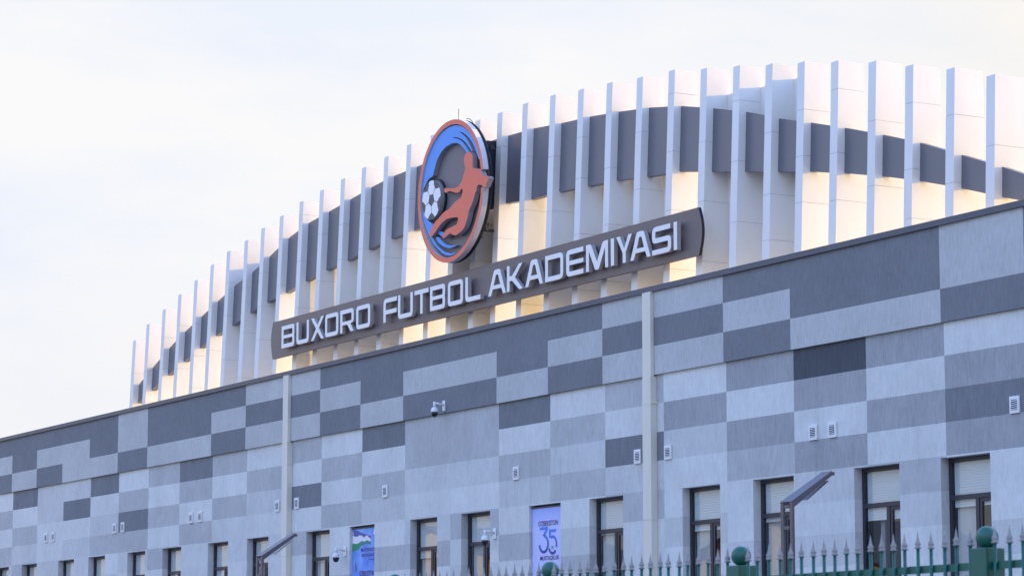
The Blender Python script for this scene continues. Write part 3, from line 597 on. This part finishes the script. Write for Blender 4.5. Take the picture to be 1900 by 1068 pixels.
# ------------------------------------------------------------------ lamp posts
def lamp(x, y, label):
    t = empty('lamp_post', label, 'street lamp', (x, y, 0), 'angled twin-post lamps before the wall')
    for dx in (-.15, .08):
        bm = bmesh.new(); box(bm, dx, dx+.075, -.022, .022, .02, 4.42); prism = None; obj('post', bm, M_lamp, t, bevel=.006)
    for z in (4.33, 4.02, 2.9, 1.5):
        bm = bmesh.new(); box(bm, -.064, .069, -.02, .02, z, z+.05); obj('crossbar', bm, M_lamp, t)
    bm = bmesh.new()
    a = [(-.15, -.032, 4.424), (.155, -.032, 4.424), (.155, .03, 4.35), (-.15, .03, 4.35)]
    b_ = [(-.125, .73, 4.905), (.125, .73, 4.905), (.125, .76, 4.855), (-.125, .76, 4.855)]
    A = [bm.verts.new((p[0], p[1]-.001, p[2]+.003)) for p in a]; Bq = [bm.verts.new(p) for p in b_]
    bm.faces.new(A); bm.faces.new(Bq[::-1])
    for i in range(4): bm.faces.new((A[i], Bq[i], Bq[(i+1) % 4], A[(i+1) % 4]))
    arm = obj('lamp_head', bm, M_lamp, t, bevel=.004)
    bm = bmesh.new(); box(bm, -.115, .115, .765, .785, 4.84, 4.89); obj('end_cap', bm, M_rust, arm)
    bm = bmesh.new(); q = [bm.verts.new(c) for c in ((-.10, .30, 4.46), (.10, .30, 4.46), (.10, .70, 4.76), (-.10, .70, 4.76))]; bm.faces.new(q); obj('light_panel', bm, M_led, arm)
    bm = bmesh.new(); box(bm, -.22, .22, -.12, .12, 0, .02); obj('base_plate', bm, M_lamp, t)
lamp(-33.86, -6, 'angled twin-post lamp standing before the windows on the right')
lamp(-52.42, -6, 'angled twin-post lamp beside the left cream drainpipe')

# ------------------------------------------------------------------ fence
FN = empty('picket_fence', 'green steel picket fence with silver spear tips and round post caps', 'fence', (-20, -18, 0))
def FP(o): o.location = (20, 18, 0); return o
PX = [-11.75, -14.65, -17.537, -20.37, -23.2, -26.05, -28.9, -31.75]
bm = bmesh.new(); box(bm, -.082, .082, -.082, .082, 0, 2.57); MPost = mesh(bm, 'post', M_green, .006)
bm = bmesh.new(); lathe(bm, (0, 0, 0), [(.0, -.076)]+[(.076*math.cos(math.radians(d)), .076*math.sin(math.radians(d))) for d in range(-80, 81, 10)]+[(0, .076)], 28); MBall = mesh(bm, 'ball_cap', M_green)
bm = bmesh.new(); cyl(bm, (0, 0, .12), (0, 0, 2.595), .0125, None, 10); MPick = mesh(bm, 'picket', M_green)
bm = bmesh.new(); lathe(bm, (0, 0, 0), [(.012, -.004), (.024, 0), (.024, .008), (.015, .013), (.021, .026), (.021, .034), (.012, .052), (.009, .066), (.0055, .085), (.001, .118)], 12); MTip = mesh(bm, 'spear_tip', M_tip)
for i, x in enumerate(PX):
    p = bpy.data.objects.new('post', MPost); link(p, FN); p.location = (x+20, 0, 0)
    b = bpy.data.objects.new('ball_cap', MBall); link(b, p); b.location = (0, 0, 2.642)
    if i+1 < len(PX):
        x2 = PX[i+1]
        for z in (2.43, .3):
            bm = bmesh.new(); box(bm, x2+.084, x-.084, -.022, .022, z, z+.05); FP(obj('rail', bm, M_green, FN))
            FN.children[-1].location = (20, 18-18, 0)
        n = 20; stp = (x-x2)/(n+1)
        for k in range(1, n+1):
            xx = x-stp*k+rj.uniform(-.006, .006); q = bpy.data.objects.new('picket', MPick); link(q, FN); q.location = (xx+20, -.036, rj.uniform(-.006, .006))
            q.rotation_euler = (rj.uniform(-.002, .002), rj.uniform(-.004, .004), 0)
            s = bpy.data.objects.new('spear_tip', MTip); link(s, q); s.location = (0, 0, 2.597)

# ------------------------------------------------------------------ tan houses across the road, seen only mirrored in the window glass
for (x, w, h, rh, lab) in ((-78, 18, 6.0, 2.7, 'nearer tan brick gabled house across the road from the academy'), (-104, 22, 6.4, 3.0, 'middle tan brick gabled house across the road from the academy'), (-136, 26, 7.2, 3.4, 'farthest tan brick gabled house across the road from the academy')):
    t = empty('brick_house', lab, 'house', (x, -42, 0), 'tan brick houses across the road')
    bm = bmesh.new(); box(bm, -w/2, w/2, -9, 0, 0, h)
    for yy in (-.15, -8.85):
        vv = [bm.verts.new(c) for c in ((-w/2, yy, h), (w/2, yy, h), (0, yy, h+rh))]; bm.faces.new(vv)
    obj('wall', bm, M_brick, t)
    bm = bmesh.new()
    for s in (-1, 1):
        a = (s*(w/2+.5), h-.2); b = (0, h+rh+.05)
        vv = [bm.verts.new((a[0], .5, a[1])), bm.verts.new((b[0], .5, b[1])), bm.verts.new((b[0], -9.5, b[1])), bm.verts.new((a[0], -9.5, a[1]))]; bm.faces.new(vv)
        vv = [bm.verts.new((a[0], .5, a[1]+.15)), bm.verts.new((b[0], .5, b[1]+.15)), bm.verts.new((b[0], -9.5, b[1]+.15)), bm.verts.new((a[0], -9.5, a[1]+.15))]; bm.faces.new(vv)
    obj('roof', bm, M_roofm, t)
    for k in range(4):
        bm = bmesh.new(); xx = -w/2+w*(k+.5)/4; box(bm, xx-.7, xx+.7, .001, .06, 3.6, 5.2); obj('window', bm, M_trunkwin, t)
